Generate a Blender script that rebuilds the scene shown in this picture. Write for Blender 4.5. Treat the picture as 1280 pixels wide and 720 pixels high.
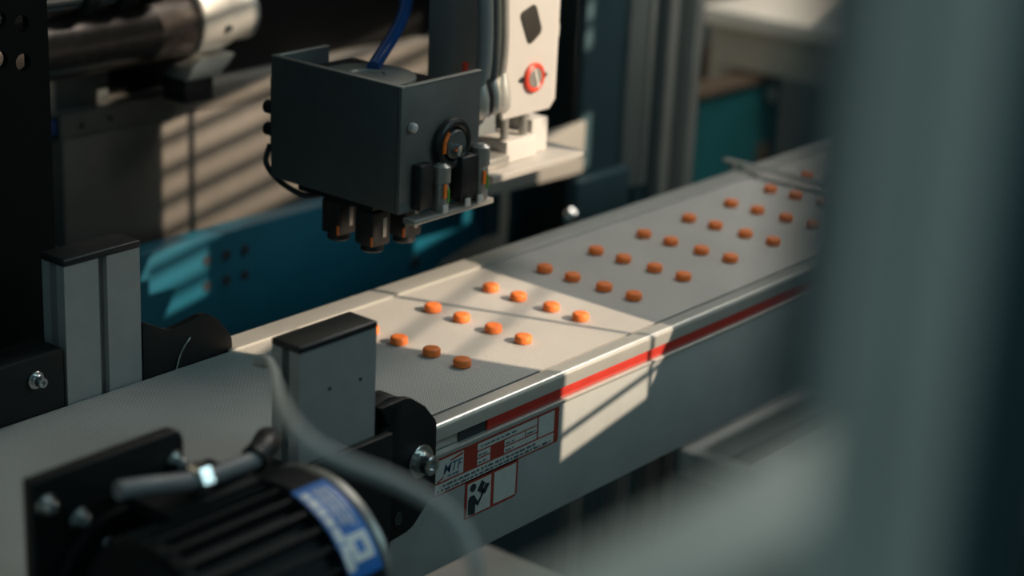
import bpy, bmesh, math, random
from mathutils import Vector, Matrix
random.seed(4)
for o in list(bpy.data.objects): bpy.data.objects.remove(o)
scene = bpy.context.scene
COL = scene.collection
PI = math.pi

# ------------------------------------------------------------ camera
CAM = Vector((-.8422, -.7923, .4374))
yaw, pit, rol = math.radians(38.793), math.radians(19.313), math.radians(2.78)
Fv = Vector((math.cos(yaw)*math.cos(pit), math.sin(yaw)*math.cos(pit), -math.sin(pit)))
rt = Fv.cross(Vector((0, 0, 1))).normalized(); up = rt.cross(Fv)
RT = rt*math.cos(rol) + up*math.sin(rol); UP = -rt*math.sin(rol) + up*math.cos(rol)
cd = bpy.data.cameras.new('camera'); cam = bpy.data.objects.new('camera', cd); COL.objects.link(cam)
cam.matrix_world = Matrix(((RT.x, UP.x, -Fv.x, CAM.x), (RT.y, UP.y, -Fv.y, CAM.y), (RT.z, UP.z, -Fv.z, CAM.z), (0, 0, 0, 1)))
cd.sensor_width = 36; cd.lens = 36*2389/1280; cd.clip_start = .02; cd.clip_end = 50
cd.dof.use_dof = True; cd.dof.focus_distance = 1.13; cd.dof.aperture_fstop = 4.7
scene.camera = cam

# ------------------------------------------------------------ light
world = bpy.data.worlds.new('world'); scene.world = world; world.use_nodes = True
bg = world.node_tree.nodes['Background']; bg.inputs[0].default_value = (.30, .68, .78, 1); bg.inputs[1].default_value = .105
SUN = Vector((.36, -.93, .60)).normalized()
sd = bpy.data.lights.new('sun', 'SUN'); sd.energy = 6.2; sd.angle = math.radians(.2); sd.color = (1, .80, .60)
so = bpy.data.objects.new('sun', sd); COL.objects.link(so); so.rotation_euler = SUN.to_track_quat('Z', 'Y').to_euler(); so.location = SUN*4
def area(name, loc, tgt, sx, sy, e, col):
    d = bpy.data.lights.new(name, 'AREA'); d.shape = 'RECTANGLE'; d.size = sx; d.size_y = sy; d.energy = e; d.color = col
    o = bpy.data.objects.new(name, d); COL.objects.link(o); o.location = loc
    o.rotation_euler = (Vector(loc)-Vector(tgt)).to_track_quat('Z', 'Y').to_euler(); return o
area('skylight', (1.05, -.05, 1.15), (.4, -.05, 0), .7, .45, 8.0, (1, .93, .85))
area('side_daylight', (.30, -1.0, .70), (.15, 0, 0), .5, .4, 1.9, (.62, .92, 1))
area('post_fill', (-1.45, -.75, 1.15), (-.6, -.65, .3), .4, .4, 1.3, (.70, .95, 1))  # added fill that brightens the guard post; no such lamp is known
scene.view_settings.view_transform = 'Standard'; scene.view_settings.look = 'None'
scene.view_settings.gamma = 1; scene.view_settings.exposure = 0; scene.view_settings.use_curve_mapping = False

# ------------------------------------------------------------ materials
def mat(name, col, rough=.5, metal=0, var=.12, scale=60, bump=0, bscale=400, trans=0, coat=0, spec=.5):
    m = bpy.data.materials.new(name); m.use_nodes = True; nt = m.node_tree; b = nt.nodes['Principled BSDF']
    tc = nt.nodes.new('ShaderNodeTexCoord'); nz = nt.nodes.new('ShaderNodeTexNoise')
    nz.inputs['Scale'].default_value = scale; nz.inputs['Detail'].default_value = 5
    nt.links.new(tc.outputs['Object'], nz.inputs['Vector'])
    rp = nt.nodes.new('ShaderNodeValToRGB')
    rp.color_ramp.elements[0].position = .3; rp.color_ramp.elements[1].position = .7
    rp.color_ramp.elements[0].color = tuple(c*(1-var) for c in col)+(1,)
    rp.color_ramp.elements[1].color = tuple(min(1, c*(1+var)) for c in col)+(1,)
    nt.links.new(nz.outputs['Fac'], rp.inputs['Fac']); nt.links.new(rp.outputs['Color'], b.inputs['Base Color'])
    b.inputs['Roughness'].default_value = rough; b.inputs['Metallic'].default_value = metal
    b.inputs['Transmission Weight'].default_value = trans; b.inputs['Coat Weight'].default_value = coat
    b.inputs['Specular IOR Level'].default_value = spec
    if bump:
        n2 = nt.nodes.new('ShaderNodeTexNoise'); n2.inputs['Scale'].default_value = bscale; n2.inputs['Detail'].default_value = 4
        nt.links.new(tc.outputs['Object'], n2.inputs['Vector'])
        bp = nt.nodes.new('ShaderNodeBump'); bp.inputs['Strength'].default_value = bump; bp.inputs['Distance'].default_value = .0005
        nt.links.new(n2.outputs['Fac'], bp.inputs['Height']); nt.links.new(bp.outputs['Normal'], b.inputs['Normal'])
    return m
M = {}
M['alu'] = mat('anodised_aluminium', (.40, .41, .40), .45, .35, .05, 80, .1, 900)
M['panel'] = mat('side_panel_aluminium', (.42, .44, .43), .5, .2, .06, 40, .15, 1200)
M['rail'] = mat('bright_rail', (.62, .62, .58), .32, .55, .04, 60)
M['steel'] = mat('machine_steel', (.42, .41, .38), .38, .6, .1, 50, .1, 800)
M['chrome'] = mat('chrome', (.75, .75, .73), .12, 1, .04, 40)
M['bolt'] = mat('zinc_bolt', (.62, .63, .62), .25, 1, .08, 300)
M['barrel'] = mat('polished_black', (.16, .14, .13), .30, .9, .2, 120)
M['black'] = mat('black_plastic', (.012, .013, .014), .42, 0, .2, 120, .15, 1500)
M['blackmetal'] = mat('black_powder_coat', (.007, .0085, .0095), .42, 0, .15, 200, .3, 2500, spec=.35)
M['slot'] = mat('dark_recess', (.02, .025, .028), .7, 0, .15, 200)
M['red'] = mat('red_strip', (.52, .035, .022), .45, 0, .08, 100)
M['orange'] = mat('orange_tablet', (.95, .215, .038), .55, 0, .08, 300, .2, 2500)
M['blue'] = mat('blue_paint', (.006, .095, .15), .4, 0, .1, 14, .1, 500)
M['greypanel'] = mat('grey_machine_panel', (.155, .142, .125), .5, .1, .08, 60, .3, 1500)
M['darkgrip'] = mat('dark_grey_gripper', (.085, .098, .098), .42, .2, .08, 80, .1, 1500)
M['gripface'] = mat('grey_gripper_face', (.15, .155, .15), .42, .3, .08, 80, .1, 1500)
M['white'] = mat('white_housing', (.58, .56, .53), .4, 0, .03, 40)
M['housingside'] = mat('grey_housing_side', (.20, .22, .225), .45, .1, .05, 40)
M['windowtint'] = mat('smoked_window', (.045, .042, .038), .15, 0, .1, 60)
M['redring'] = mat('red_ring', (.62, .06, .03), .35, 0, .05, 60)
M['cable'] = mat('grey_cable', (.52, .53, .51), .45, 0, .08, 60)
M['conduit'] = mat('grey_conduit', (.20, .21, .22), .45, 0, .08, 60)
M['hose'] = mat('blue_hose', (.010, .06, .22), .3, 0, .1, 60)
M['labelblue'] = mat('blue_label', (.014, .17, .58), .35, 0, .12, 90)
M['labelwhite'] = mat('label_print_white', (.85, .88, .90), .4, 0, .05, 200)
M['platered'] = mat('plate_red_print', (.30, .035, .02), .5, 0, .1, 300)
M['platewhite'] = mat('plate_white', (.50, .53, .51), .45, 0, .06, 200)
M['printblue'] = mat('print_blue', (.02, .07, .14), .5, 0, .1, 300)
M['printgrey'] = mat('print_grey', (.09, .12, .14), .5, 0, .1, 300)
M['matteblack'] = mat('matte_black_sheet', (.005, .0055, .006), .7, 0, .15, 200, spec=.15)
M['printdark'] = mat('print_dark', (.015, .025, .03), .5, 0, .1, 300)
M['motor'] = mat('motor_black', (.007, .009, .011), .6, 0, .2, 80, .2, 900, spec=.22)
M['ring'] = mat('motor_ring', (.30, .30, .28), .35, .6, .1, 60)
M['green'] = mat('green_tip', (.10, .35, .05), .4, 0, .1, 200)
M['tipor'] = mat('orange_tip', (.95, .20, .02), .35, 0, .05, 200)
M['tealbox'] = mat('teal_machine', (.03, .20, .22), .5, 0, .2, 9)
M['brown'] = mat('brown_board', (.20, .14, .10), .6, 0, .15, 20)
M['wall'] = mat('plaster_wall', (.24, .26, .24), .8, 0, .06, 6, .2, 60)
M['partition'] = mat('light_partition', (.55, .56, .52), .8, 0, .05, 6)
M['darkwall'] = mat('dark_wall', (.05, .065, .065), .8, 0, .1, 5)
M['floor'] = mat('concrete_floor', (.10, .12, .12), .6, 0, .15, 5, .2, 60)
M['darksteel'] = mat('dark_teal_door', (.036, .080, .098), .5, .1, .1, 20)
M['column'] = mat('column_aluminium', (.30, .31, .295), .45, .25, .06, 30)
M['pale'] = mat('pale_plate', (.62, .60, .55), .5, 0, .05, 30)
M['framewhite'] = mat('pale_frame', (.80, .82, .80), .4, .1, .04, 30)
M['platelight'] = mat('light_grey_plate', (.30, .29, .265), .5, 0, .05, 30)
M['shelf'] = mat('shelf_plate', (.42, .40, .37), .45, .1, .05, 30)
M['base'] = mat('speckled_base', (.27, .29, .27), .7, 0, .25, 260, .2, 500)
M['guard'] = mat('guard_aluminium', (.62, .66, .62), .5, .1, .05, 40)

def belt_material():
    m = bpy.data.materials.new('woven_belt'); m.use_nodes = True; nt = m.node_tree; b = nt.nodes['Principled BSDF']
    tc = nt.nodes.new('ShaderNodeTexCoord')
    def wave(axis):
        w = nt.nodes.new('ShaderNodeTexWave'); w.wave_type = 'BANDS'; w.bands_direction = axis
        w.inputs['Scale'].default_value = 200; w.inputs['Distortion'].default_value = .4; w.inputs['Detail'].default_value = 1
        nt.links.new(tc.outputs['Object'], w.inputs['Vector']); return w
    wx, wy = wave('X'), wave('Y')
    mx = nt.nodes.new('ShaderNodeMath'); mx.operation = 'MULTIPLY'
    nt.links.new(wx.outputs['Fac'], mx.inputs[0]); nt.links.new(wy.outputs['Fac'], mx.inputs[1])
    nz = nt.nodes.new('ShaderNodeTexNoise'); nz.inputs['Scale'].default_value = 12; nt.links.new(tc.outputs['Object'], nz.inputs['Vector'])
    ad = nt.nodes.new('ShaderNodeMath'); ad.operation = 'MULTIPLY_ADD'; ad.inputs[1].default_value = .25
    nt.links.new(nz.outputs['Fac'], ad.inputs[0]); nt.links.new(mx.outputs[0], ad.inputs[2])
    rp = nt.nodes.new('ShaderNodeValToRGB')
    rp.color_ramp.elements[0].position = .05; rp.color_ramp.elements[1].position = .85
    rp.color_ramp.elements[0].color = (.17, .165, .155, 1); rp.color_ramp.elements[1].color = (.92, .885, .825, 1)
    nt.links.new(ad.outputs[0], rp.inputs['Fac']); nt.links.new(rp.outputs['Color'], b.inputs['Base Color'])
    bp = nt.nodes.new('ShaderNodeBump'); bp.inputs['Strength'].default_value = .25; bp.inputs['Distance'].default_value = .0003
    nt.links.new(mx.outputs[0], bp.inputs['Height']); nt.links.new(bp.outputs['Normal'], b.inputs['Normal'])
    b.inputs['Roughness'].default_value = .7
    return m
M['belt'] = belt_material()

# ------------------------------------------------------------ helpers
class MB:
    """collects shapes in world metres; build() links them as ONE mesh object"""
    def __init__(s): s.bm = bmesh.new()
    def box(s, a, b, bev=0, seg=2):
        t = bmesh.new(); bmesh.ops.create_cube(t, size=1)
        a = Vector(a); b = Vector(b); c = (a+b)/2; d = b-a
        for v in t.verts: v.co = Vector((v.co.x*d.x, v.co.y*d.y, v.co.z*d.z))+c
        if bev: bmesh.ops.bevel(t, geom=t.edges[:], offset=bev, segments=seg, profile=.5, affect='EDGES')
        return s.add(t)
    def add(s, t):
        me = bpy.data.meshes.new('tmp'); t.to_mesh(me); t.free(); s.bm.from_mesh(me); bpy.data.meshes.remove(me); return s
    def prism(s, pts, axis, lo, hi, bev=0):
        """polygon pts in the plane normal to axis, extruded lo..hi"""
        t = bmesh.new()
        def co(p, w):
            return {'X': Vector((w, p[0], p[1])), 'Y': Vector((p[0], w, p[1])), 'Z': Vector((p[0], p[1], w))}[axis]
        v0 = [t.verts.new(co(p, lo)) for p in pts]; v1 = [t.verts.new(co(p, hi)) for p in pts]
        t.faces.new(v0); t.faces.new(v1[::-1]); n = len(pts)
        for i in range(n): t.faces.new((v0[i], v1[i], v1[(i+1) % n], v0[(i+1) % n]))
        bmesh.ops.recalc_face_normals(t, faces=t.faces[:])
        if bev: bmesh.ops.bevel(t, geom=t.edges[:], offset=bev, segments=2, profile=.5, affect='EDGES')
        return s.add(t)
    def lathe(s, prof, c, axis='Z', n=32):
        """prof: (radius, height) list turned about axis through c"""
        t = bmesh.new(); rings = []
        for r, h in prof:
            ring = []
            for k in range(n):
                a = 2*PI*k/n; p, q = r*math.cos(a), r*math.sin(a)
                ring.append(t.verts.new({'X': (h, p, q), 'Y': (p, h, q), 'Z': (p, q, h)}[axis]))
            rings.append(ring)
        for i in range(len(rings)-1):
            for k in range(n): t.faces.new((rings[i][k], rings[i][(k+1) % n], rings[i+1][(k+1) % n], rings[i+1][k]))
        t.faces.new(rings[0]); t.faces.new(rings[-1][::-1])
        bmesh.ops.recalc_face_normals(t, faces=t.faces[:])
        for v in t.verts: v.co += Vector(c)
        return s.add(t)
    def cyl(s, c, r, h, axis='Z', n=28, bev=0):
        if bev: return s.lathe([(r-bev, -h/2), (r, -h/2+bev), (r, h/2-bev), (r-bev, h/2)], c, axis, n)
        return s.lathe([(r, -h/2), (r, h/2)], c, axis, n)
    def torus(s, c, R, r, axis='Y', n=36, m=10):
        t = bmesh.new(); g = []
        for i in range(n):
            a = 2*PI*i/n; row = []
            for j in range(m):
                b = 2*PI*j/m; q = R+r*math.cos(b); x, y, z = q*math.cos(a), q*math.sin(a), r*math.sin(b)
                row.append(t.verts.new(Vector({'Z': (x, y, z), 'Y': (x, z, y), 'X': (z, x, y)}[axis])+Vector(c)))
            g.append(row)
        for i in range(n):
            for j in range(m): t.faces.new((g[i][j], g[(i+1) % n][j], g[(i+1) % n][(j+1) % m], g[i][(j+1) % m]))
        bmesh.ops.recalc_face_normals(t, faces=t.faces[:]); return s.add(t)
    def tube(s, pts, r, n=14, sub=8):
        P = [Vector(p) for p in pts]
        if len(P) > 2:
            Q = [P[0]*2-P[1]]+P+[P[-1]*2-P[-2]]; out = []
            for i in range(1, len(Q)-2):
                for k in range(sub):
                    u = k/sub; a, b, c, d = Q[i-1:i+3]
                    out.append(.5*((2*b)+(c-a)*u+(2*a-5*b+4*c-d)*u*u+(3*b-a-3*c+d)*u**3))
            P = out+[P[-1]]
        t = bmesh.new(); rings = []; side = None
        for i, p in enumerate(P):
            d = (P[min(i+1, len(P)-1)]-P[max(i-1, 0)]).normalized()
            if side is None: side = d.orthogonal().normalized()
            side = (side-d*side.dot(d)).normalized(); w = d.cross(side)
            rr = r[min(i, len(r)-1)] if isinstance(r, list) else r
            rings.append([t.verts.new(p+(side*math.cos(2*PI*k/n)+w*math.sin(2*PI*k/n))*rr) for k in range(n)])
        for i in range(len(rings)-1):
            for k in range(n): t.faces.new((rings[i][k], rings[i][(k+1) % n], rings[i+1][(k+1) % n], rings[i+1][k]))
        t.faces.new(rings[0]); t.faces.new(rings[-1][::-1])
        bmesh.ops.recalc_face_normals(t, faces=t.faces[:]); return s.add(t)
    def text(s, txt, size, pos, shear=0, ext=.0001, width=1):
        """upright lettering in the XZ plane facing -Y; pos = left end of the baseline"""
        cu = bpy.data.curves.new('tmp', 'FONT'); cu.body = txt; cu.size = size; cu.shear = shear; cu.extrude = ext; cu.offset = size*.004; cu.resolution_u = 3
        ob = bpy.data.objects.new('tmp', cu); COL.objects.link(ob)
        me = bpy.data.meshes.new_from_object(ob); bpy.data.objects.remove(ob); bpy.data.curves.remove(cu)
        for v in me.vertices: v.co = Vector((v.co.x*width+pos[0], pos[1]-v.co.z, v.co.y+pos[2]))
        s.bm.from_mesh(me); bpy.data.meshes.remove(me); return s
    def build(s, name, m, parent=None, smooth=35):
        off = Vector((0, 0, 0)); q = parent
        while q is not None: off += q.location; q = q.parent
        me = bpy.data.meshes.new(name); s.bm.normal_update()
        for v in s.bm.verts: v.co -= off
        s.bm.to_mesh(me); s.bm.free()
        me.materials.append(M[m] if isinstance(m, str) else m)
        if smooth:
            me.shade_smooth(); me.set_sharp_from_angle(angle=math.radians(smooth))
        o = bpy.data.objects.new(name, me); COL.objects.link(o); o.parent = parent
        return o
def thing(name, label, cat, loc=(0, 0, 0), group=None):
    o = bpy.data.objects.new(name, None); COL.objects.link(o); o.location = loc; o.empty_display_size = .02
    o['label'] = label; o['category'] = cat
    if group: o['group'] = group
    return o
def tag(o, label, cat, group=None):
    o['label'] = label; o['category'] = cat
    if group: o['group'] = group
    return o
def struct(o, label=None, cat=None):
    o['kind'] = 'structure'
    if label: o['label'] = label
    if cat: o['category'] = cat
    return o
def channel(x0, x1, y0, y1, sides, w=.0055, d=.005):
    """cross-section of an extrusion seen from above, slotted on the given sides ('front' = -Y, 'left' = -X, ...)"""
    cx, cy, h = (x0+x1)/2, (y0+y1)/2, w/2; p = []
    p.append((x0, y0))
    if 'front' in sides: p += [(cx-h, y0), (cx-h, y0+d), (cx+h, y0+d), (cx+h, y0)]
    p.append((x1, y0))
    if 'right' in sides: p += [(x1, cy-h), (x1-d, cy-h), (x1-d, cy+h), (x1, cy+h)]
    p.append((x1, y1))
    if 'back' in sides: p += [(cx+h, y1), (cx+h, y1-d), (cx-h, y1-d), (cx-h, y1)]
    p.append((x0, y1))
    if 'left' in sides: p += [(x0, cy+h), (x0+d, cy+h), (x0+d, cy-h), (x0, cy-h)]
    return p

# ------------------------------------------------------------ the room
FLOOR = -.95
struct(MB().box((-2.5, -2.6, FLOOR-.05), (3.6, 2.0, FLOOR)).build('floor', 'floor'), 'dark grey concrete floor under the machines', 'floor')
struct(MB().box((-2.5, 1.6, FLOOR), (3.6, 1.66, 2.4)).build('wall_back', 'wall'), 'grey plaster wall far behind the machine', 'wall')
struct(MB().box((2.9, -2.6, FLOOR), (2.96, 1.6, 2.4)).build('wall_right', 'wall'), 'grey side wall beyond the far conveyor end', 'wall')
# unseen wall right of the camera, openings shaped to cast the sun patches
WA = math.radians(17.7); W0 = Vector((.51, -1.17, 0))
holes = [(-.067, .125, .622, .79), (-.118, .125, .79, .815), (.085, .171, .800, 1.16), (.171, .235, .826, .886),
         (.226, .56, .872, .992), (-.12, .275, 1.025, 1.10), (.475, .565, .757, .812), (1.2, 2.2, .735, 1.05)]
us = sorted({-2.4, 2.5} | {h[0] for h in holes} | {h[1] for h in holes})
zs = sorted({FLOOR, 1.7} | {h[2] for h in holes} | {h[3] for h in holes})
wm = MB()
for j in range(len(zs)-1):
    i = 0
    while i < len(us)-1:
        def opened(i): 
            u, z = (us[i]+us[i+1])/2, (zs[j]+zs[j+1])/2
            return any(h[0] < u < h[1] and h[2] < z < h[3] for h in holes)
        if opened(i): i += 1; continue
        k = i
        while k+1 < len(us)-1 and not opened(k+1): k += 1
        wm.box((us[i], -.004, zs[j]), (us[k+1], 0, zs[j+1])); i = k+1
wf = wm.build('sun_mask_wall', 'darkwall', smooth=0); wf.location = W0; wf.rotation_euler.z = WA
struct(wf, 'unseen dark wall beside the camera, openings shaped to mask the sun', 'wall')
fr = MB().box((.0175, -.004, .622), (.0215, 0, .815)).box((-.067, -.003, .6385), (.125, 0, .6415)).box((.252, -.004, .872), (.2585, 0, .992))
wn = fr.build('window_1', 'darksteel', smooth=0); wn.location = W0; wn.rotation_euler.z = WA; struct(wn, 'thin dark window bars in the sun-masking wall', 'window')
bl = bpy.data.objects.new('window_2', None); COL.objects.link(bl); bl.location = W0+Vector((.36, -.93, .60))*1.2; bl.rotation_euler.z = WA; struct(bl, 'slatted sun blind hanging outside the sun-masking wall', 'window')
for k in range(9):
    z = .850+.0265*k; u0, u1 = (.16, .24) if k == 0 else (.175, .57)
    t = MB().box((u0, -.012, z-.0045), (u1, -.011, z+.0045)).bm
    me = bpy.data.meshes.new('slat'); t.to_mesh(me); t.free(); me.materials.append(M['darksteel'])
    o = bpy.data.objects.new('slat', me); COL.objects.link(o); o.parent = bl
for z in (.729, .757):
    t = MB().box((-.14, -.012, z-.0022), (.16, -.011, z+.0022)).bm
    me = bpy.data.meshes.new('slat'); t.to_mesh(me); t.free(); me.materials.append(M['darksteel'])
    o = bpy.data.objects.new('slat', me); COL.objects.link(o); o.parent = bl
# unseen cabinet-shaped blocker, added so its top edge shades the far belt
cb = thing('shade_block', 'unseen grey cabinet shape added to shade the far half of the belt', 'cabinet', (.6, -.78, FLOOR))
MB().box((.42, -.95, FLOOR+.05), (.80, -.60, .447), .003).build('body', 'guard', cb)
MB().box((.44, -.93, FLOOR), (.78, -.62, FLOOR+.05)).build('plinth', 'black', cb)
for x0 in (.435,):
    d = MB().box((x0, -.599, FLOOR+.08), (x0+.35, -.592, .42), .002).build('door', 'guard', cb)
    MB().box((x0+.30, -.592, -.12), (x0+.315, -.575, .02), .003).build('handle', 'black', d)

# ------------------------------------------------------------ conveyor
BZ = -.0022
cv = thing('belt_conveyor', 'long grey belt conveyor with aluminium sides and a red strip', 'conveyor', (.2, -.04, FLOOR))
XE = 1.25
def belt_mesh():
    m = MB(); pts = []
    for x, z in ((-.70, BZ), (XE, BZ)): pts.append((x, z))
    for k in range(1, 8): a = PI/2-PI*k/8; pts.append((XE+.022*math.cos(a), BZ-.022+.022*math.sin(a)))
    pts += [(XE, BZ-.044), (-.70, BZ-.044)]
    for k in range(1, 8): a = -PI/2-PI*k/8; pts.append((-.70+.022*math.cos(a), BZ-.022+.022*math.sin(a)))
    return m.prism(pts, 'Y', -.1168, .0362)
belt_mesh().build('belt', 'belt', cv)
# near side rail: (Y, Z) cross-section
near = [(-.1200, BZ-.0002), (-.1205, BZ+.0010), (-.1285, BZ+.0012)]
for k in range(0, 7): a = PI/2+PI/2*k/6; near.append((-.1292+.0028*math.cos(a), BZ-.0016+.0028*math.sin(a)))
near += [(-.132, -.0105), (-.1255, -.0105), (-.1255, -.0125), (-.1203, -.0125)]
MB().prism(near, 'X', -.0885, XE).build('side_rail', 'rail', cv)
MB().box((-.0885, -.1200, -.03), (XE, -.1168, BZ-.0022)).build('belt_gap', 'slot', cv)
MB().box((-.0885, -.1284, -.0187), (XE, -.1203, -.0106)).build('rail_slot', 'steel', cv)
MB().box((-.0600, -.1292, -.0184), (-.0359, -.1285, -.0108)).build('strip_end_gap', 'slot', cv)
MB().box((-.0357, -.1305, -.0184), (XE, -.1285, -.0107), .0003).build('red_strip', 'red', cv)
MB().box((-.0885, -.1330, -.0214), (XE, -.1285, -.0186), .0007).build('panel_lip', 'rail', cv)
MB().box((-.1450, -.132, -.0945), (XE, -.1205, -.0214), .0008).build('side_panel', 'panel', cv)
MB().box((-.70, -.1204, -.092), (-.0887, -.1192, -.006), .0003).build('drive_side_plate', 'panel', cv)
far = [(.0368, BZ-.001), (.0368, BZ+.0014), (.0400, BZ+.0020), (.0535, BZ+.0020), (.0545, BZ+.001), (.0545, -.09), (.0475, -.09), (.0475, -.02), (.0368, -.02)]
MB().prism(far, 'X', -.088, XE).build('far_rail', 'rail', cv)
MB().box((-.70, .0366, -.09), (-.088, .0376, BZ+.0004), .0003).build('far_edge_strip', 'alu', cv)
for x in (-.60, 1.12):
    for y in (-.112, .026):
        MB().prism(channel(x, x+.03, y-.008, y+.012, ('front', 'back', 'left')), 'Z', FLOOR, -.0464).build('stand_leg', 'alu', cv)
# rating plate (printed plates screwed to the side panel)
PX0, PX1, PZ1, PZ0 = -.0845, .0315, -.0222, -.0458
YP = -.1320
npl = MB().prism([(PX0, PZ0), (PX1-.001, PZ0), (PX1, PZ0+.001), (PX1, PZ1-.001), (PX1-.001, PZ1), (PX0, PZ1)], 'Y', YP-.0004, YP).build('rating_plate', 'platered', cv)
def cell(m, u0, u1, v0, v1, x0=PX0, x1=PX1, z1=PZ1, z0=PZ0, g=.0005):
    m.box((x0+(x1-x0)*u0+g, YP-.0006, z1-(z1-z0)*v1+g), (x0+(x1-x0)*u1-g, YP-.0003, z1-(z1-z0)*v0-g))
cells = MB()
for c in ((.005, .225, .03, .66), (.325, .815, .03, .26), (.325, .435, .26, .46), (.325, .435, .46, .66), (.54, .715, .26, .46), (.715, .815, .26, .46),
          (.54, .815, .46, .66), (.82, .962, .03, .66), (.005, .962, .67, .97)): cell(cells, *c)
cells.build('white_field', 'platewhite', npl)
lg = MB().text('MTF', .0088, (PX0+.0072, YP-.0006, PZ1-.0112), shear=.25, width=1.0)
lg.build('lettering', 'printblue', npl)
MB().text('TECHNIK', .0026, (PX0+.0110, YP-.0006, PZ1-.0142), shear=.2).build('lettering', 'printblue', npl)
sw = MB()
sw.prism([(PX0+.0135, PZ1-.0035), (PX0+.0245, PZ1-.0016), (PX0+.0250, PZ1-.0030), (PX0+.0150, PZ1-.0042)], 'Y', YP-.0008, YP-.0006)
sw.prism([(PX0+.0022, PZ1-.0143), (PX0+.0085, PZ1-.0122), (PX0+.0072, PZ1-.0136), (PX0+.0030, PZ1-.0150)], 'Y', YP-.0008, YP-.0006)
sw.build('logo_swoosh', 'platered', npl)
mk = MB()
def scribble(m, x0, x1, z, h, mean=.0035):
    x = x0
    while x < x1:
        w = random.uniform(.4, 1.6)*mean; w = min(w, x1-x)
        k = x
        while k < x+w-.0005:
            q = random.uniform(.0003, .0007); m.box((k, YP-.0008, z), (k+q, YP-.0006, z+h*random.uniform(.6, 1))); k += q+.00035
        x += w+.0012
scribble(mk, PX0+.008, PX1-.022, PZ0+.0046, .0016); scribble(mk, PX0+.003, PX1-.007, PZ0+.0020, .0016)
scribble(mk, PX0+.041, PX0+.075, PZ1-.0040, .0012)
for u, v in ((.34, .40), (.34, .60), (.555, .40), (.73, .40), (.555, .60)): scribble(mk, PX0+.116*u, PX0+.116*u+.008, PZ1-.0236*v, .0012)
mk.build('fine_print', 'printgrey', npl)
QX0, QX1, QZ1, QZ0 = -.0560, -.0070, -.0446, -.0700
npl2 = MB().prism([(QX0, QZ0), (QX1-.002, QZ0), (QX1, QZ0+.002), (QX1, QZ1), (QX0, QZ1)], 'Y', YP-.0004, YP).build('manual_plate', 'platered', cv)
q = MB(); cell(q, .03, .49, .09, .97, QX0, QX1, QZ1, QZ0); cell(q, .53, .97, .09, .95, QX0, QX1, QZ1, QZ0); q.build('white_field', 'platewhite', npl2)
pc = MB(); ya, yb = YP-.0009, YP-.0006
pc.cyl((QX0+.0068, (ya+yb)/2, QZ1-.0062), .0026, abs(yb-ya), 'Y', 18)
pc.prism([(QX0+.0028, QZ0+.0018), (QX0+.0028, QZ0+.0120), (QX0+.0045, QZ0+.0142), (QX0+.0080, QZ0+.0142), (QX0+.0115, QZ0+.0088), (QX0+.0150, QZ0+.0120), (QX0+.0172, QZ0+.0150), (QX0+.0158, QZ0+.0162), (QX0+.0160, QZ0+.0122), (QX0+.0120, QZ0+.0060), (QX0+.0092, QZ0+.0078), (QX0+.0092, QZ0+.0018)], 'Y', ya, yb)
pc.prism([(QX0+.0108, QZ1-.0092), (QX0+.0148, QZ1-.0036), (QX0+.0178, QZ1-.0062), (QX0+.0140, QZ1-.0118)], 'Y', ya, yb)
pc.prism([(QX0+.0150, QZ1-.0124), (QX0+.0184, QZ1-.0070), (QX0+.0222, QZ1-.0078), (QX0+.0180, QZ1-.0135)], 'Y', ya, yb)
pc.build('pictogram', 'printdark', npl2)

# ------------------------------------------------------------ tablets
cols = [0.0, -.0251, -.0531, -.0786]
R_, H_ = .0057, .0050
pm = MB().lathe([(R_-.0009, 0), (R_, .0007), (R_, H_-.0008), (R_-.0009, H_), (R_*.5, H_+.0002)], (0, 0, 0), 'Z', 24)
me = bpy.data.meshes.new('tablet'); pm.bm.to_mesh(me); pm.bm.free(); me.materials.append(M['orange']); me.shade_smooth(); me.set_sharp_from_angle(angle=math.radians(50))
ordn = ['first', 'second', 'third', 'fourth', 'fifth', 'sixth', 'seventh', 'eighth', 'ninth', 'tenth', 'eleventh']
cname = ['at the far belt edge', 'second from the far belt edge', 'third from the far belt edge', 'nearest the red strip']
for r in range(11):
    for c in range(4):
        if (r == 9 and c > 1) or (r == 10 and c > 0): continue
        o = bpy.data.objects.new('tablet', me); COL.objects.link(o)
        jx, jy = ((random.random()-.5)*.0012, (random.random()-.5)*.0010) if r else (0, 0)
        o.location = (r*.06+jx*.6, cols[c]+jy*.6, BZ); o.rotation_euler.z = random.random()*6
        tag(o, 'orange tablet, %s row from the near post, %s' % (ordn[r], cname[c]), 'tablet', 'orange tablets on the belt')

# ------------------------------------------------------------ posts with brackets
near_post = thing('support_post', 'grey aluminium post with black cap standing on the near side of the belt', 'post', (-.174, -.131, -.09))
MB().prism(channel(-.2025, -.1455, -.1415, -.1212, ('left', 'right')), 'Z', -.09, .0782, ).build('extrusion', 'alu', near_post)
MB().box((-.2030, -.1420, .0782), (-.1450, -.1207, .0822), .0012, 3).build('end_cap', 'black', near_post)
for x, z in ((-.1805, .0532), (-.1573, .0520)):
    MB().cyl((x, -.1416, z), .0010, .0006, 'Y', 14).build('screw_hole', 'slot', near_post)
far_post = thing('support_post', 'slotted grey aluminium post with black cap behind the far belt edge', 'post', (-.183, .049, -.09))
MB().prism(channel(-.2105, -.1560, .0390, .0590, ('left', 'front', 'right'), w=.0062), 'Z', -.09, .0815).build('extrusion', 'alu', far_post)
MB().box((-.2112, .0384, .0815), (-.1553, .0596, .0860), .0012, 3).build('end_cap', 'black', far_post)

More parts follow.
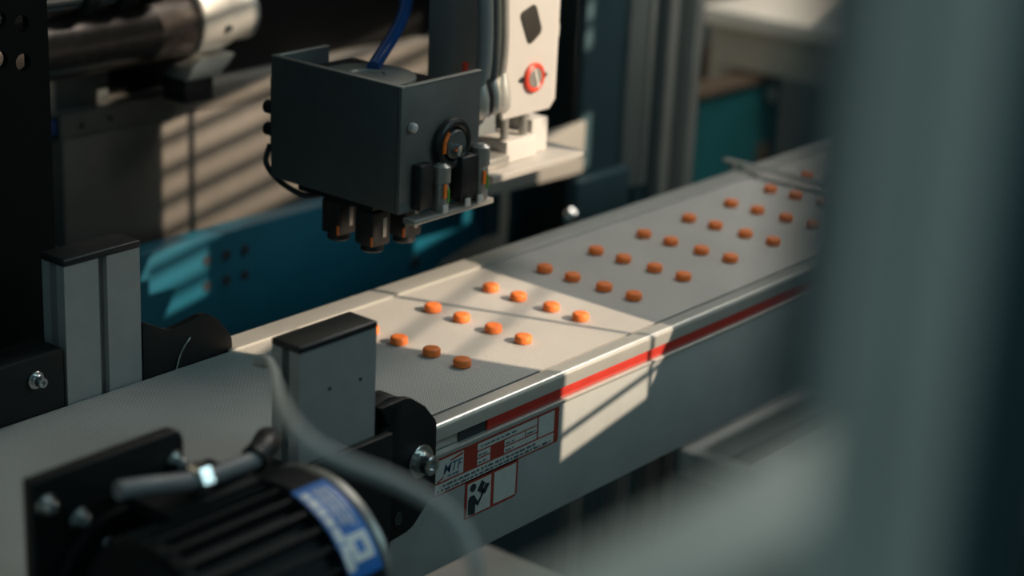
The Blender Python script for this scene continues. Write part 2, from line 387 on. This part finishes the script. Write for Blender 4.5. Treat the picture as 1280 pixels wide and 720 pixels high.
def bolt(parent, c, r=.0058, h=.007):
    """socket-head bolt on a washer, axis along -Y, c = washer centre on the plate"""
    x, y, z = c
    w = MB().cyl((x, y-.0007, z), r*1.55, .0014, 'Y', 28, .0004).build('washer', 'bolt', parent)
    b = MB().lathe([(r*1.02, 0), (r*1.02, -.0012), (r*.92, -.0016), (r*.92, -h+.0008), (r*.8, -h), (r*.45, -h), (r*.45, -h+.002), (.0002, -h+.002)], (x, y-.0014, z), 'Y', 26).build('bolt', 'bolt', parent)
nb = thing('bracket', 'black rounded steel bracket bolted to the conveyor side beside the near post', 'bracket', (-.115, -.138, -.055))
plate = [(-.1378, .0283), (-.1190, .0288), (-.1130, .0272), (-.1017, .0193), (-.0925, .0085), (-.0912, .0055), (-.0905, -.0345), (-.0912, -.0375), (-.1085, -.0528), (-.1140, -.0548), (-.1275, -.0560), (-.1350, -.0560), (-.1350, .0125), (-.1290, .0165), (-.1325, .0168)]
MB().prism(plate, 'Y', -.1390, -.1335, .0005).build('plate', 'blackmetal', nb)
MB().prism([(-.1450, .0270), (-.1262, .0300), (-.1200, .0290), (-.1105, .0230), (-.1105, -.0210), (-.1450, -.0210)], 'Y', -.1334, -.1209, .0006).build('spacer', 'blackmetal', nb)
bolt(nb, (-.1045, -.1390, -.0135), .0064, .0085)
MB().torus((-.1215, -.1392, -.0437), .0036, .0005).build('hole_rim', 'blackmetal', nb)
MB().cyl((-.1215, -.1391, -.0437), .0033, .0006, 'Y').build('hole', 'slot', nb)
mp = thing('mounting_plate', 'black steel motor mounting plate crossing the foot of the near post', 'plate', (-.21, -.146, -.06))
MB().box((-.2900, -.1475, -.0700), (-.1368, -.1422, .0162), .0006).build('face', 'blackmetal', mp)
MB().box((-.2900, -.1422, .0125), (-.2045, -.1225, .0160), .0005).build('flange', 'blackmetal', mp)
fb = thing('bracket', 'black curved bracket beside the far post at the far belt edge', 'bracket', (-.12, .045, -.05))
fpl = [(-.155, .0385), (-.146, .0340), (-.1370, .0290), (-.1330, .0280), (-.1250, .0285), (-.1100, .0310), (-.1030, .0302), (-.0965, .0262), (-.0880, .0160), (-.0845, .0105), (-.0840, .0060), (-.0840, -.04), (-.155, -.04)]
MB().prism([(x, z-.004) for x, z in fpl], 'Y', .0385, .0445, .0006).build('plate', 'blackmetal', fb)
MB().tube([(-.1305, .0378, -.0025), (-.1275, .0375, .0065), (-.1225, .0375, .0130), (-.1190, .0378, .0160)], .0006, 8).build('bend_edge', 'bolt', fb)
fm = thing('bearing_block', 'black bearing block with a shiny bolt left of the far post', 'bearing', (-.25, .045, -.05))
MB().box((-.300, .0385, -.05), (-.2125, .062, .034), .002).build('block', 'blackmetal', fm)
bolt(fm, (-.2330, .0384, .0200), .0034, .006)

# ------------------------------------------------------------ motor
AX, AY, AZ, AR = -.27, -.2257, .0154, .0488
mo = thing('gear_motor', 'black finned gear motor with a blue label in the lower left foreground', 'motor', (-.33, AY, -.06))
MB().lathe([(.02, -.105), (AR-.006, -.105), (AR-.006, -.026), (AR-.006, -.0245)], (AX, AY, AZ), 'X', 48).build('stator', 'motor', mo)
nf = 30
for k in range(nf):
    a = 2*PI*k/nf
    f = MB(); f.box((AX-.100, -.0012, AR-.0075), (AX-.0275, .0012, AR-.0012))
    for v in f.bm.verts:
        y, z = v.co.y, v.co.z; v.co = Vector((v.co.x, AY+y*math.cos(a)-z*math.sin(a), AZ+y*math.sin(a)+z*math.cos(a)))
    f.build('cooling_fin', 'motor', mo, 0)
MB().lathe([(AR-.004, -.0265), (AR, -.0250), (AR, -.0065), (AR-.0008, -.0055)], (AX, AY, AZ), 'X', 56).build('end_bell', 'motor', mo)
MB().lathe([(AR-.0005, -.0054), (AR+.0006, -.0046), (AR+.0006, -.0010), (AR-.001, 0), (AR-.006, .0012), (AR-.007, .0006)], (AX, AY, AZ), 'X', 56).build('end_ring', 'ring', mo)
MB().lathe([(AR-.0072, 0), (AR-.012, .003), (.012, .0036), (.011, .002)], (AX, AY, AZ), 'X', 48).build('fan_cover', 'motor', mo)
def wrap(m, x0, x1, a0, a1, r, n=16, th=.0003):
    t = bmesh.new(); g = []
    for i in range(n+1):
        a = math.radians(a0+(a1-a0)*i/n); row = []
        for x in (x0, x1):
            for q in (r, r+th): row.append(t.verts.new((AX+x, AY-q*math.sin(a), AZ+q*math.cos(a))))
        g.append(row)
    for i in range(n):
        A, B = g[i], g[i+1]
        for p, q2 in ((0, 1), (1, 3), (3, 2), (2, 0)): t.faces.new((A[p], A[q2], B[q2], B[p]))
    t.faces.new((g[0][0], g[0][1], g[0][3], g[0][2])); t.faces.new((g[n][0], g[n][1], g[n][3], g[n][2]))
    bmesh.ops.recalc_face_normals(t, faces=t.faces[:]); m.add(t); return m
lb = wrap(MB(), -.0275, -.0068, 9, 69, AR+.0001, 24).build('blue_label', 'labelblue', mo)
pr = MB()
for x0, x1, a0, a1 in ((-.0165, -.0156, 14, 40), (-.0142, -.0133, 14, 42), (-.0119, -.0110, 15, 43), (-.0188, -.0179, 14, 40), (-.0262, -.0218, 14, 54)):
    a = a0
    while a < a1:
        d = random.uniform(4, 9); wrap(pr, x0, x1, a, min(a+d, a1), AR+.0004, 4); a += d+1.2
for q in ((-.0215, -.0095, 46, 50), (-.0215, -.0095, 57, 61), (-.0215, -.0180, 47, 60), (-.0130, -.0092, 47, 60), (-.0270, -.0225, 54, 64)): wrap(pr, *q, AR+.0004, 5)
pr.build('white_print', 'labelwhite', lb)
# gearbox and flange plate
gb = thing('gearbox', 'black gearbox flange plate with bolts beside the finned motor', 'gearbox', (-.35, -.17, -.06))
MB().prism([(-.391, -.07), (-.306, -.07), (-.306, .0735), (-.3075, .0775), (-.3115, .0790), (-.391, .0790)], 'Y', -.1720, -.1640, .0015).build('flange_plate', 'blackmetal', gb)
MB().cyl((-.348, -.1750, .018), .036, .0056, 'Y', 40, .001).build('hub', 'motor', gb)
MB().lathe([(.030, -.1045), (.046, -.1025), (.047, -.097), (.0440, -.0965)], (AX, AY, AZ), 'X', 40).build('motor_flange', 'motor', mo)
for x, z in ((-.3846, .0665), (-.3672, .0540), (-.3560, .0400), (-.3120, .0640)):
    bolt(gb, (x, -.1722, z), .0034, .005)
tb = thing('terminal_box', 'dark terminal box on top of the finned motor', 'terminal box', (-.33, -.2, .055))
MB().box((-.3490, -.2120, .0540), (-.2980, -.1800, .0610), .003, 3).build('box', 'motor', tb)
MB().box((-.3500, -.2130, .0610), (-.2970, -.1790, .0635), .001).build('lid', 'motor', tb)
# conduit
cdt = thing('conduit', 'short grey conduit with a silver gland above the motor', 'conduit', (-.3, -.175, .06))
MB().tube([(-.3700, -.2030, .0790), (-.3550, -.205, .0768), (-.3258, -.205, .0704), (-.2880, -.2010, .0668)], .0043, 16).build('hose', 'conduit', cdt)
MB().lathe([(.0062, -.004), (.0075, -.003), (.0075, .003), (.0062, .004)], (-.3258, -.2045, .0706), 'X', 6).build('gland', 'chrome', cdt)
MB().tube([(-.2900, -.2010, .0674), (-.2760, -.1955, .0685), (-.2600, -.178, .0600), (-.2500, -.160, .0400)], .0064, 16).build('plug', 'black', cdt)
ck = MB().tube([(-.1740, -.1115, .0005), (-.1704, -.1120, .0267), (-.1690, -.1040, .0389), (-.1760, -.1060, .0520), (-.2060, -.1140, .0670), (-.2240, -.1400, .0810), (-.2931, -.2169, .1172), (-.3647, -.2942, .1523), (-.4165, -.3510, .1775), (-.4484, -.3875, .1925), (-.4521, -.4013, .1897), (-.4469, -.4104, .1852), (-.4386, -.4234, .1804), (-.4315, -.4358, .1740), (-.4286, -.4426, .1683), (-.4280, -.4478, .1602), (-.4296, -.4524, .1485), (-.44, -.46, .05), (-.45, -.47, -.30)], .0023, 14, 8).build('cable', 'cable')
tag(ck, 'blurred grey cable looping over the motor in the foreground', 'cable')

# ------------------------------------------------------------ gripper head
gx0, gx1, gy0, gy1, gz0, gz1 = .0020, .0770, -.0200, .0955, .0815, .1625
gr = thing('gripper_head', 'dark grey open-topped gripper box with black suction cups above the belt', 'gripper', (.04, .04, .04))
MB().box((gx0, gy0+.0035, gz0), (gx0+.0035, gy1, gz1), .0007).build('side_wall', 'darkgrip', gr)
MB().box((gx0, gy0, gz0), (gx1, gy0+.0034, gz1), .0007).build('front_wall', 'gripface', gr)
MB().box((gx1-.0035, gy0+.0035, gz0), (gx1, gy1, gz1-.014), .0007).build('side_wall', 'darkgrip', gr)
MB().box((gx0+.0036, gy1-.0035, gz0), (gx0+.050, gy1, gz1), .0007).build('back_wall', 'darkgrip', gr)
MB().box((gx0+.0036, gy0+.0035, gz0), (gx1-.0036, gy1-.0036, gz0+.005)).build('bottom_plate', 'darkgrip', gr)
MB().box((gx0+.0036, gy0+.0035, gz1-.014), (gx1-.0036, gy1-.0036, gz1-.010)).build('inner_tray', 'blackmetal', gr)
MB().lathe([(.032, 0), (.032, .0020), (.030, .0028), (.012, .0030), (.011, .002)], (.038, .044, gz1-.010), 'Z', 36).build('inner_disc', 'steel', gr)
MB().box((gx0-.0004, gy0-.0004, gz1), (gx0+.0040, gy1, gz1+.0012), .0004).box((gx0+.0041, gy0-.0004, gz1), (gx1, gy0+.0040, gz1+.0012), .0004).box((gx0+.0041, gy1-.004, gz1), (gx0+.050, gy1, gz1+.0012), .0004).build('lit_rim', 'steel', gr)  # paler strips paint the light from above on the wall tops
def cup(x, y):
    p = MB().box((x, y, .0535), (x+.0165, y+.0165, .0764), .0015).lathe([(.0070, .0536), (.0078, .0500), (.0068, .0490)], (x+.0082, y+.0082, 0), 'Z', 24).build('suction_cup', 'black', gr)
    MB().box((x-.0004, y+.0005, .0545), (x+.0004, y+.0018, .0605)).build('orange_mark', 'tipor', p)
    MB().box((x+.009, y-.0005, .0590), (x+.0125, y+.0004, .0720), .0003).build('silver_clip', 'steel', p)
for x, y in ((.0055, .0350), (.0040, .0035), (.0335, .0030), (.0340, .0350)): cup(x, y)
MB().box((.006, .006, .0765), (.058, .074, .0814), .001).build('cup_carrier', 'blackmetal', gr)
# fittings on the near face
rg = MB().torus((.0470, gy0-.0035, .1210), .0135, .0032).build('regulator_ring', 'black', gr)
MB().cyl((.0470, gy0-.003, .1210), .0095, .009, 'Y', 28, .001).build('regulator_dial', 'darkgrip', rg)
MB().tube([(.0350, gy0-.0070, .1170), (.0356, gy0-.0072, .1245), (.0392, gy0-.0072, .1300)], .0013, 8).build('orange_arc', 'tipor', rg)
MB().lathe([(.004, 0), (.0036, -.006), (.001, -.0065)], (.0455, gy0-.006, .1180), 'Y', 18).build('glass_knob', 'chrome', rg)
for x, z0, z1 in ((.0345, .0770, .1110), (.0725, .0790, .1170)):
    f = MB().lathe([(.0045, 0), (.0050, .001), (.0050, (z1-z0)*.55), (.0044, (z1-z0)*.6), (.0058, (z1-z0)*.64), (.0058, z1-z0-.002), (.0030, z1-z0)], (x, gy0-.0062, z0), 'Z', 22).build('push_fitting', 'steel', gr)
    MB().box((x-.0035, gy0-.0120, z0+.0120), (x-.0005, gy0-.0108, z0+.0215), .0006).build('orange_tip', 'tipor', f)
    MB().box((x+.0003, gy0-.0120, z0+.0085), (x+.0020, gy0-.0108, z0+.0180), .0005).build('green_tip', 'green', f)
MB().box((.0130, gy0-.0080, .0830), (.0255, gy0+.0005, .1130), .0015).build('clamp', 'black', gr)
MB().box((.0500, gy0-.0100, .0820), (.0660, gy0+.0005, .1120), .0015).build('clamp', 'black', gr)
MB().lathe([(.003, 0), (.0030, -.003), (.0015, -.0042)], (.0110, gy0-.0005, .1370), 'Y', 16).build('indicator', 'white', gr)
MB().box((gx0+.002, gy0-.0115, .0765), (gx1+.004, gy0-.0015, .0800), .0006).build('lower_bar', 'steel', gr)
for x in (.0300, .0520, .0640): MB().box((x, gy0-.0125, .0795), (x+.0045, gy0-.0110, .0850), .0003).build('terminal', 'white', gr)
# connector at the far left side of the box
pl = MB().box((gx0+.010, gy1+.0002, .0950), (gx0+.030, gy1+.0120, .1460), .002).build('connector', 'black', gr)
for z in (.1230, .1080): MB().cyl((gx0+.016, gy1+.0165, z), .0046, .009, 'Y', 18, .001).build('plug', 'black', pl)
gc = MB().tube([(.012, gy1+.0110, .1000), (.008, gy1+.0105, .0880), (.006, gy1-.004, .0790), (.010, gy1-.022, .0725), (.016, gy1-.032, .0735)], .0019, 12).build('sensor_cable', 'black', gr)

# ------------------------------------------------------------ robot slide
rb = thing('robot_axis', 'white robot axis housing with a red ringed valve above the conveyor', 'robot', (.19, .05, .07))
hx0, hx1 = .1610, .2200
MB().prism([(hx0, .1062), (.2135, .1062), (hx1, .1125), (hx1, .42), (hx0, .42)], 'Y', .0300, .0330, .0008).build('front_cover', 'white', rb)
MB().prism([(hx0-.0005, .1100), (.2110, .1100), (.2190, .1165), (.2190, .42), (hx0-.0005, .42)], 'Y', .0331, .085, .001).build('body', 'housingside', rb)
def rounded(pts, r, n=5):
    out = []; N = len(pts); V = [Vector(p) for p in pts]
    for k in range(N):
        a, b, c = V[k-1], V[k], V[(k+1) % N]; p = b+(a-b).normalized()*r; q = b+(c-b).normalized()*r
        for t in range(n+1):
            u = t/n; w = p*(1-u)**2+b*2*u*(1-u)+q*u*u; out.append((w.x, w.y))
    return out
wd = rounded([(.1740, .1798), (.1912, .1856), (.2004, .1642), (.1858, .1556)], .0046)
MB().prism(wd, 'Y', .0292, .0301, .0002).build('smoked_window', 'windowtint', rb)
vr = MB().torus((.1927, .0288, .1322), .0088, .0021, 'Y', 40, 10).build('valve_ring', 'redring', rb)
MB().lathe([(.0074, 0), (.0074, -.0022), (.0066, -.003), (.0005, -.003)], (.1927, .0300, .1322), 'Y', 28).build('valve_face', 'steel', vr)
MB().prism([(.1895, .1385), (.1915, .1385), (.1962, .1262), (.1942, .1262)], 'Y', .0262, .0272).build('slot_glint', 'white', vr)  # white bar paints a glint in the valve slot
for x in (.1800, .2050):
    MB().box((x-.0032, .0290, .1312), (x+.0028, .0299, .1332), .0002).box((x-.0012, .0290, .1302), (x+.0014, .0299, .1344), .0002).build('valve_mark', 'printdark', rb)
MB().box((.2202, .034, .1560), (.2262, .060, .1660), .001).box((.2202, .036, .1440), (.2245, .058, .1540), .001).build('side_clip', 'white', rb)
sh = MB().box((.1335, .0130, .0690), (.2380, .0900, .0740), .0008).build('tool_plate', 'shelf', rb)
MB().box((.1650, .0280, .0741), (.1990, .0750, .0900), .0015).build('plate_block', 'white', rb)
MB().box((.2000, .0340, .0741), (.2180, .0720, .0990), .001).build('plate_block', 'white', rb)
MB().box((.1400, .0240, .0741), (.1640, .0700, .0820), .001).build('plate_block', 'steel', rb)
for x in (.1690, .1900): MB().cyl((x, .0345, .0980), .0030, .0160, 'Z', 14).build('guide_pin', 'steel', rb)
MB().box((.0775, .0350, .0960), (.1610, .0620, .1150), .002).build('tool_arm', 'housingside', rb)
for k, (x, y, r) in enumerate(((.1230, .020, .0042), (.1315, .023, .0034), (.1400, .024, .0040), (.1480, .022, .0028))):
    h = MB().tube([(x, y+.006, .1150), (x-.001, y, .1350), (x+.001, y-.001, .1700), (x-.001, y+.003, .2600), (x, y+.006, .40)], r, 14).build('air_hose', ['housingside', 'rail', 'darkgrip', 'steel'][k], rb)
    MB().lathe([(.0028, .022), (.0046, .015), (.0064, .008), (.0066, -.002), (.004, -.006)], (x, y-.001, .1220), 'Z', 18).build('fitting', ['rail', 'black', 'rail', 'rail'][k], h)
MB().box((.1180, .0400, .1152), (.1560, .0640, .40), .002).build('hose_channel', 'housingside', rb)
MB().cyl((.1180, .0290, .1460), .0022, .016, 'Z', 12, .0006).build('red_marker', 'redring', rb)
bh = MB().tube([(.050, .050, gz1-.0060), (.062, .056, .1600), (.0760, .062, .1655), (.0920, .068, .1740), (.1060, .074, .1860), (.1140, .082, .2020), (.117, .089, .24), (.117, .09, .36)], .0044, 16).build('air_hose', 'hose')
tag(bh, 'dark blue air hose rising from the gripper box', 'hose')

# ------------------------------------------------------------ machine behind
bm_ = thing('machine_beam', 'grey sheet metal machine beam with slatted sunlight behind the gripper', 'beam', (.3, .42, -.07))
MB().box((.0520, .3805, -.0690), (.54, .47, .0385), .0008).build('front_panel', 'greypanel', bm_)
MB().box((.0500, .3800, .0390), (.54, .3850, .0588), .0006).build('upper_panel', 'greypanel', bm_)
MB().box((.0500, .3852, .0540), (.54, .47, .0588), .0006).build('top_plate', 'steel', bm_)
for x, z in ((.0700, .0480), (.0985, .0490)): MB().cyl((x, .3796, z), .0022, .0012, 'Y', 14).build('screw', 'slot', bm_)
MB().box((.0360, .3830, .0420), (.0500, .47, .0560), .002).build('end_cap', 'hose', bm_)
bb = thing('crossbeam', 'blue painted steel crossbeam with six holes behind the conveyor', 'beam', (.2, .36, -.17))
MB().prism([(-.30, -.0590), (.385, -.0590), (.40, -.0880), (.545, -.0905), (.547, -.1340), (.470, -.1490), (.40, -.2000), (-.30, -.2000)], 'Y', .3500, .3720, .001).build('web', 'blue', bb)
MB().box((.5300, .3440, -.1360), (.5475, .3499, -.0890), .001).build('end_plate', 'darksteel', bb)
for x in (.1715, .1935, .2145):
    for z in (-.0790, -.1017): MB().cyl((x, .3498, z), .0042, .0012, 'Y', 20).build('hole', 'slot', bb)
MB().cyl((.4300, .3498, -.1400), .006, .004, 'Y', 18, .001).build('bolt', 'black', bb)
lp = thing('plate', 'pale grey end plate to the right of the blue crossbeam', 'plate', (.49, .245, -.06))
MB().prism([(.3950, -.0450), (.5400, -.0490), (.5400, .0010), (.4900, -.0010), (.3950, -.0020)], 'Y', .2400, .2450, .001).build('sheet', 'platelight', lp)
MB().box((.3960, .2451, -.044), (.539, .2500, -.004), .001).build('backing', 'darksteel', lp)
mb = MB().box((.40, .42, -.60), (.80, .555, -.118), .004).build('machine_plinth', 'base'); tag(mb, 'speckled dark grey machine base between crossbeam and column', 'machine base')
# roller and black side plate at the upper left
ro = thing('roller', 'black roller cylinder with polished silver end flange at the upper left', 'roller', (.09, .365, .06))
MB().lathe([(.010, -.07), (.0260, -.07), (.0272, -.069), (.0272, .148), (.0262, .150), (.018, .150)], (.008, .366, .1200), 'X', 44).build('barrel', 'barrel', ro)
MB().lathe([(.020, .0), (.0300, .0004), (.0312, .002), (.0312, .0260), (.0290, .034), (.0240, .050), (.0240, .066), (.0150, .070)], (.1582, .366, .1230), 'X', 44).build('end_flange', 'rail', ro)
MB().cyl((.1830, .3346, .1180), .0028, .004, 'Y', 14).build('set_screw', 'slot', ro)
MB().prism([(.1450, .0780), (.1520, .0880), (.1620, .0945), (.1980, .0945), (.1900, .0860), (.1800, .0780)], 'Y', .342, .372, .002).build('flange_foot', 'rail', ro)
MB().box((.146, .345, .0590), (.176, .372, .0779), .001).build('pedestal', 'black', ro)
MB().lathe([(.011, -.07), (.0125, -.069), (.0125, .119), (.011, .12)], (.005, .345, .1610), 'X', 24).build('upper_shaft', 'chrome', ro)
for x in (.040, .075, .105): MB().lathe([(.0130, 0), (.0165, .001), (.0165, .011), (.013, .012)], (x, .345, .1610), 'X', 24).build('collar', 'black', ro)
gk = thing('sensor_block', 'smoky grey block under the black roller', 'block', (.08, .40, .06))
MB().box((.050, .395, .0588), (.110, .430, .0950), .002).build('block', 'darkgrip', gk)
MB().box((.0480, .392, .0588), (.0560, .3949, .0930), .001).build('edge_glint', 'steel', gk)  # pale strip paints a small upright glint on the block
sp = thing('side_plate', 'black perforated machine side plate at the left edge', 'plate', (-.2, .12, -.1))
def perforated():
    m = MB(); x0, x1 = -.30, -.1545; z0, z1 = -.12, .34; hs = [(-.1729, z) for z in (.2018, .1792)]+[(-.1884, z) for z in (.2060, .1825)]
    t = bmesh.new()
    # sheet cut as a grid of cells, round holes bridged to square cells
    cs = .0112
    xs = sorted({x0, x1, -.1729-.0070, -.1729+.0080, -.1884-.0080}); 
    rows = [(.1690, .1905, .1792, .1825), (.1905, .2140, .2018, .2060)]
    def quad(a, b, c, d): m.box((a, .1200, c), (b, .1245, d))
    quad(x0, x1, z0, .1690); quad(x0, x1, .2140, z1); quad(x0, -.1964, .1690, .2140); quad(-.1649, x1, .1690, .2140)
    for zl, zh, za, zb in rows:
        for xa, xb, zc in ((-.1807, -.1649, za), (-.1964, -.1807, zb)):
            cx, r = (xa+xb)/2, .0052; n = 24; ring = []; out = []
            for k in range(n):
                a = 2*PI*(k+.5)/n; ca, sa = math.cos(a), math.sin(a); ring.append((cx+r*ca, zc+r*sa))
                ts = []
                if ca > 1e-6: ts.append((xb-cx)/ca)
                if ca < -1e-6: ts.append((xa-cx)/ca)
                if sa > 1e-6: ts.append((zh-zc)/sa)
                if sa < -1e-6: ts.append((zl-zc)/sa)
                q = min(ts); out.append((cx+q*ca, zc+q*sa))
            for k in range(n):
                j = (k+1) % n; pts = [ring[k], out[k]]
                for cxx, czz in ((xa, zl), (xa, zh), (xb, zl), (xb, zh)):
                    ang = math.atan2(czz-zc, cxx-cx) % (2*PI); lo = 2*PI*(k+.5)/n
                    if 0 < (ang-lo) % (2*PI) < 2*PI/n: pts.append((cxx, czz))
                pts += [out[j], ring[j]]; m.prism(pts, 'Y', .1200, .1245)
    t.free(); return m
perforated().build('sheet', 'matteblack', sp, 20)
MB().box((-.1546, .1210, -.12), (-.1540, .1440, .34), .0002).build('folded_edge', 'matteblack', sp)
bk = MB().box((-.75, .56, -.9), (.52, .95, .0), .004).box((-.75, .403, .0605), (.545, .95, .55), .004).build('machine_cabinet', 'matteblack'); tag(bk, 'black machine cabinet filling the dark upper left background', 'cabinet')
lo = thing('lower_housing', 'dark blue housing in shadow left of the far post', 'housing', (-.15, .25, -.12))
MB().box((-.30, .20, -.30), (-.02, .34, -.01), .006, 3).build('shell', 'darksteel', lo)
MB().tube([(-.22, .195, -.006), (-.15, .196, -.001), (-.08, .198, .002)], .0045, 12).build('blue_pipe', 'hose', lo)

# ------------------------------------------------------------ columns and far background at the right
dr = thing('steel_cabinet', 'dark teal sheet metal cabinet side beside the aluminium column', 'cabinet', (.6, .27, -.5))
MB().box((.5470, .2520, -.55), (.6120, .2600, .40), .001).build('sheet', 'darksteel', dr)
MB().box((.6120, .2480, -.0830), (.6500, .2600, .40), .002).build('edge_strip', 'column', dr)
MB().box((.6425, .2455, -.0830), (.6505, .2479, .40), .0008).build('seal', 'rail', dr)
MB().box((.5290, .2360, -.114), (.6120, .2510, -.0560), .003).build('foot', 'darksteel', dr)
MB().lathe([(.009, 0), (.0095, -.003), (.006, -.008), (.002, -.009)], (.5190, .2370, -.0870), 'Y', 18).build('foot_bolt', 'chrome', dr)
MB().box((.549, .3300, -.20), (.640, .3360, .40), .001).build('rear_panel', 'darksteel', dr)
co = thing('column', 'slotted aluminium machine column behind the far belt edge', 'column', (.7, .27, -.9))
MB().prism(channel(.6750, .7350, .2500, .3100, ('front', 'left', 'right'), .022, .016), 'Z', FLOOR, .42, .0006).build('extrusion', 'column', co)
MB().box((.6515, .2600, FLOOR), (.6749, .3000, .42)).build('infill', 'darksteel', co)
MB().box((.6755, .2470, -.30), (.6900, .2499, .42), .0006).build('edge_trim', 'shelf', co)
MB().box((.7200, .2470, -.30), (.7345, .2499, .42), .0006).build('edge_trim', 'shelf', co)
wt = thing('worktop', 'pale worktop catching sunlight at the upper right background', 'worktop', (1.7, .3, FLOOR))
MB().box((1.40, -.10, -.0900), (2.1, .700, -.066), .004).build('top', 'framewhite', wt)
MB().box((1.42, -.08, -.1500), (1.44, .680, -.0901), .002).build('apron', 'partition', wt)
for x in (1.46, 2.06):
    for y in (-.06, .678): MB().box((x-.02, y-.02, FLOOR), (x+.02, y+.02, -.0901), .002).build('leg', 'alu', wt)
tg = thing('cabinet', 'teal cabinet with a knob painted white as a glint far behind the conveyor', 'cabinet', (1.4, .65, -.95))
MB().box((1.28, .60, FLOOR), (1.49, .64, -.165), .004).build('body', 'tealbox', tg)
MB().lathe([(.010, 0), (.012, -.006), (.010, -.014), (.004, -.016)], (1.4500, .5995, -.1830), 'Y', 22).build('knob', 'white', tg)  # white colour stands in for the bright glint on the knob
MB().box((1.27, .595, -.1640), (1.50, .645, -.1560), .002).build('top_board', 'brown', tg)
MB().box((1.43, .596, -.32), (1.47, .5995, -.255), .002).build('door_plate', 'brown', tg)
bd = MB().box((1.30, 1.02, -.34), (2.2, 1.05, -.255), .003).build('skirting_board', 'brown'); bd.location.z = 0; tag(bd, 'brown board running along the grey background behind the teal cabinet', 'board')
gp = MB().box((1.0, 1.10, FLOOR), (2.6, 1.16, .3), .004).build('partition', 'partition'); tag(gp, 'blurred grey partition behind the teal cabinet', 'partition')
sr = thing('stop_bar', 'pale bar crossing the far end of the belt', 'bar', (.52, .03, .02))
MB().box((.508, -.130, .004), (.516, .068, .0065), .0006).build('bar', 'rail', sr)
for y in (.058, -.128): MB().cyl((.512, y, .0012), .004, .0052, 'Z', 14).build('foot', 'bolt', sr)

# ------------------------------------------------------------ below the conveyor
uf = thing('under_frame', 'pale aluminium corner frame below the far conveyor', 'frame', (.52, .02, FLOOR))
def bar(a, b): return MB().box(a, b, .001)
bar((.466, .046, -.275), (.90, .060, -.250)).build('rail', 'framewhite', uf)
bar((.466, -.20, -.275), (.480, .0459, -.250)).build('rail', 'framewhite', uf)
bar((.4801, -.018, -.275), (.90, -.006, -.250)).build('rail', 'framewhite', uf)
for x, y in ((.473, -.19), (.88, .053), (.88, -.012)): MB().prism(channel(x-.006, x+.006, y-.006, y+.006, ()), 'Z', FLOOR, -.275).build('leg', 'alu', uf)
tbm = thing('bench', 'pale bench top showing below the near conveyor side', 'bench', (.2, .2, FLOOR))
MB().box((-.10, -.12, -.325), (.2815, .1260, -.300), .002).build('top', 'pale', tbm)
for x in (-.08, .26):
    for y in (-.10, .106): MB().box((x-.012, y-.012, FLOOR), (x+.012, y+.012, -.325)).build('leg', 'alu', tbm)
for k, (x, lab) in enumerate(((.372, 'leftmost'), (.441, 'second from left'), (.486, 'third from left'), (.515, 'rightmost'))):
    lg_ = MB().prism(channel(x-.007, x+.007, .10, .116, ('front',), .004, .004), 'Z', FLOOR, -.0950, .0003).build('frame_leg', 'column')
    tag(lg_, 'slim teal grey frame leg under the conveyor, %s of four' % lab, 'leg', 'frame legs under the conveyor')
ub = MB().box((.30, .20, FLOOR), (1.2, .215, -.115), .004).build('cover_panel', 'darksteel'); tag(ub, 'dark teal cover panel behind the conveyor legs', 'panel')

# ------------------------------------------------------------ guard frame right in front of the lens
gf = thing('guard_fence', 'very blurred aluminium guard fence upright at the right edge of the view', 'fence', (-.634, -.69, FLOOR))
gxc, gyc = -.6280, -.6895
MB().prism(channel(gxc-.0095, gxc+.0095, gyc-.0095, gyc+.0095, ('front', 'left', 'right', 'back'), .0065, .0075), 'Z', FLOOR, .95, .0008).build('post', 'guard', gf)
MB().box((gxc-.0070, gyc+.0096, .338), (gxc+.0060, gyc+.0190, .95), .0005).build('dark_strip', 'darksteel', gf)  # dark strips added along both sides of the post
MB().box((gxc-.0070, gyc-.0180, FLOOR), (gxc+.0060, gyc-.0096, .95), .0005).build('dark_strip', 'darksteel', gf)
gf2 = thing('guard_rail', 'very blurred aluminium guard rail across the lower right corner', 'guard rail', (-.55, -.66, .3))
MB().prism([(-.6640, .2750), (-.6440, .2750), (-.6440, .2945), (-.6480, .2945), (-.6480, .2995), (-.6440, .2995), (-.6440, .3085), (-.6640, .3085)], 'X', -.6650, -.30, .0006).build('rail', 'guard', gf2)
MB().box((-.31, -.664, FLOOR), (-.29, -.644, .275)).build('post', 'guard', gf2)
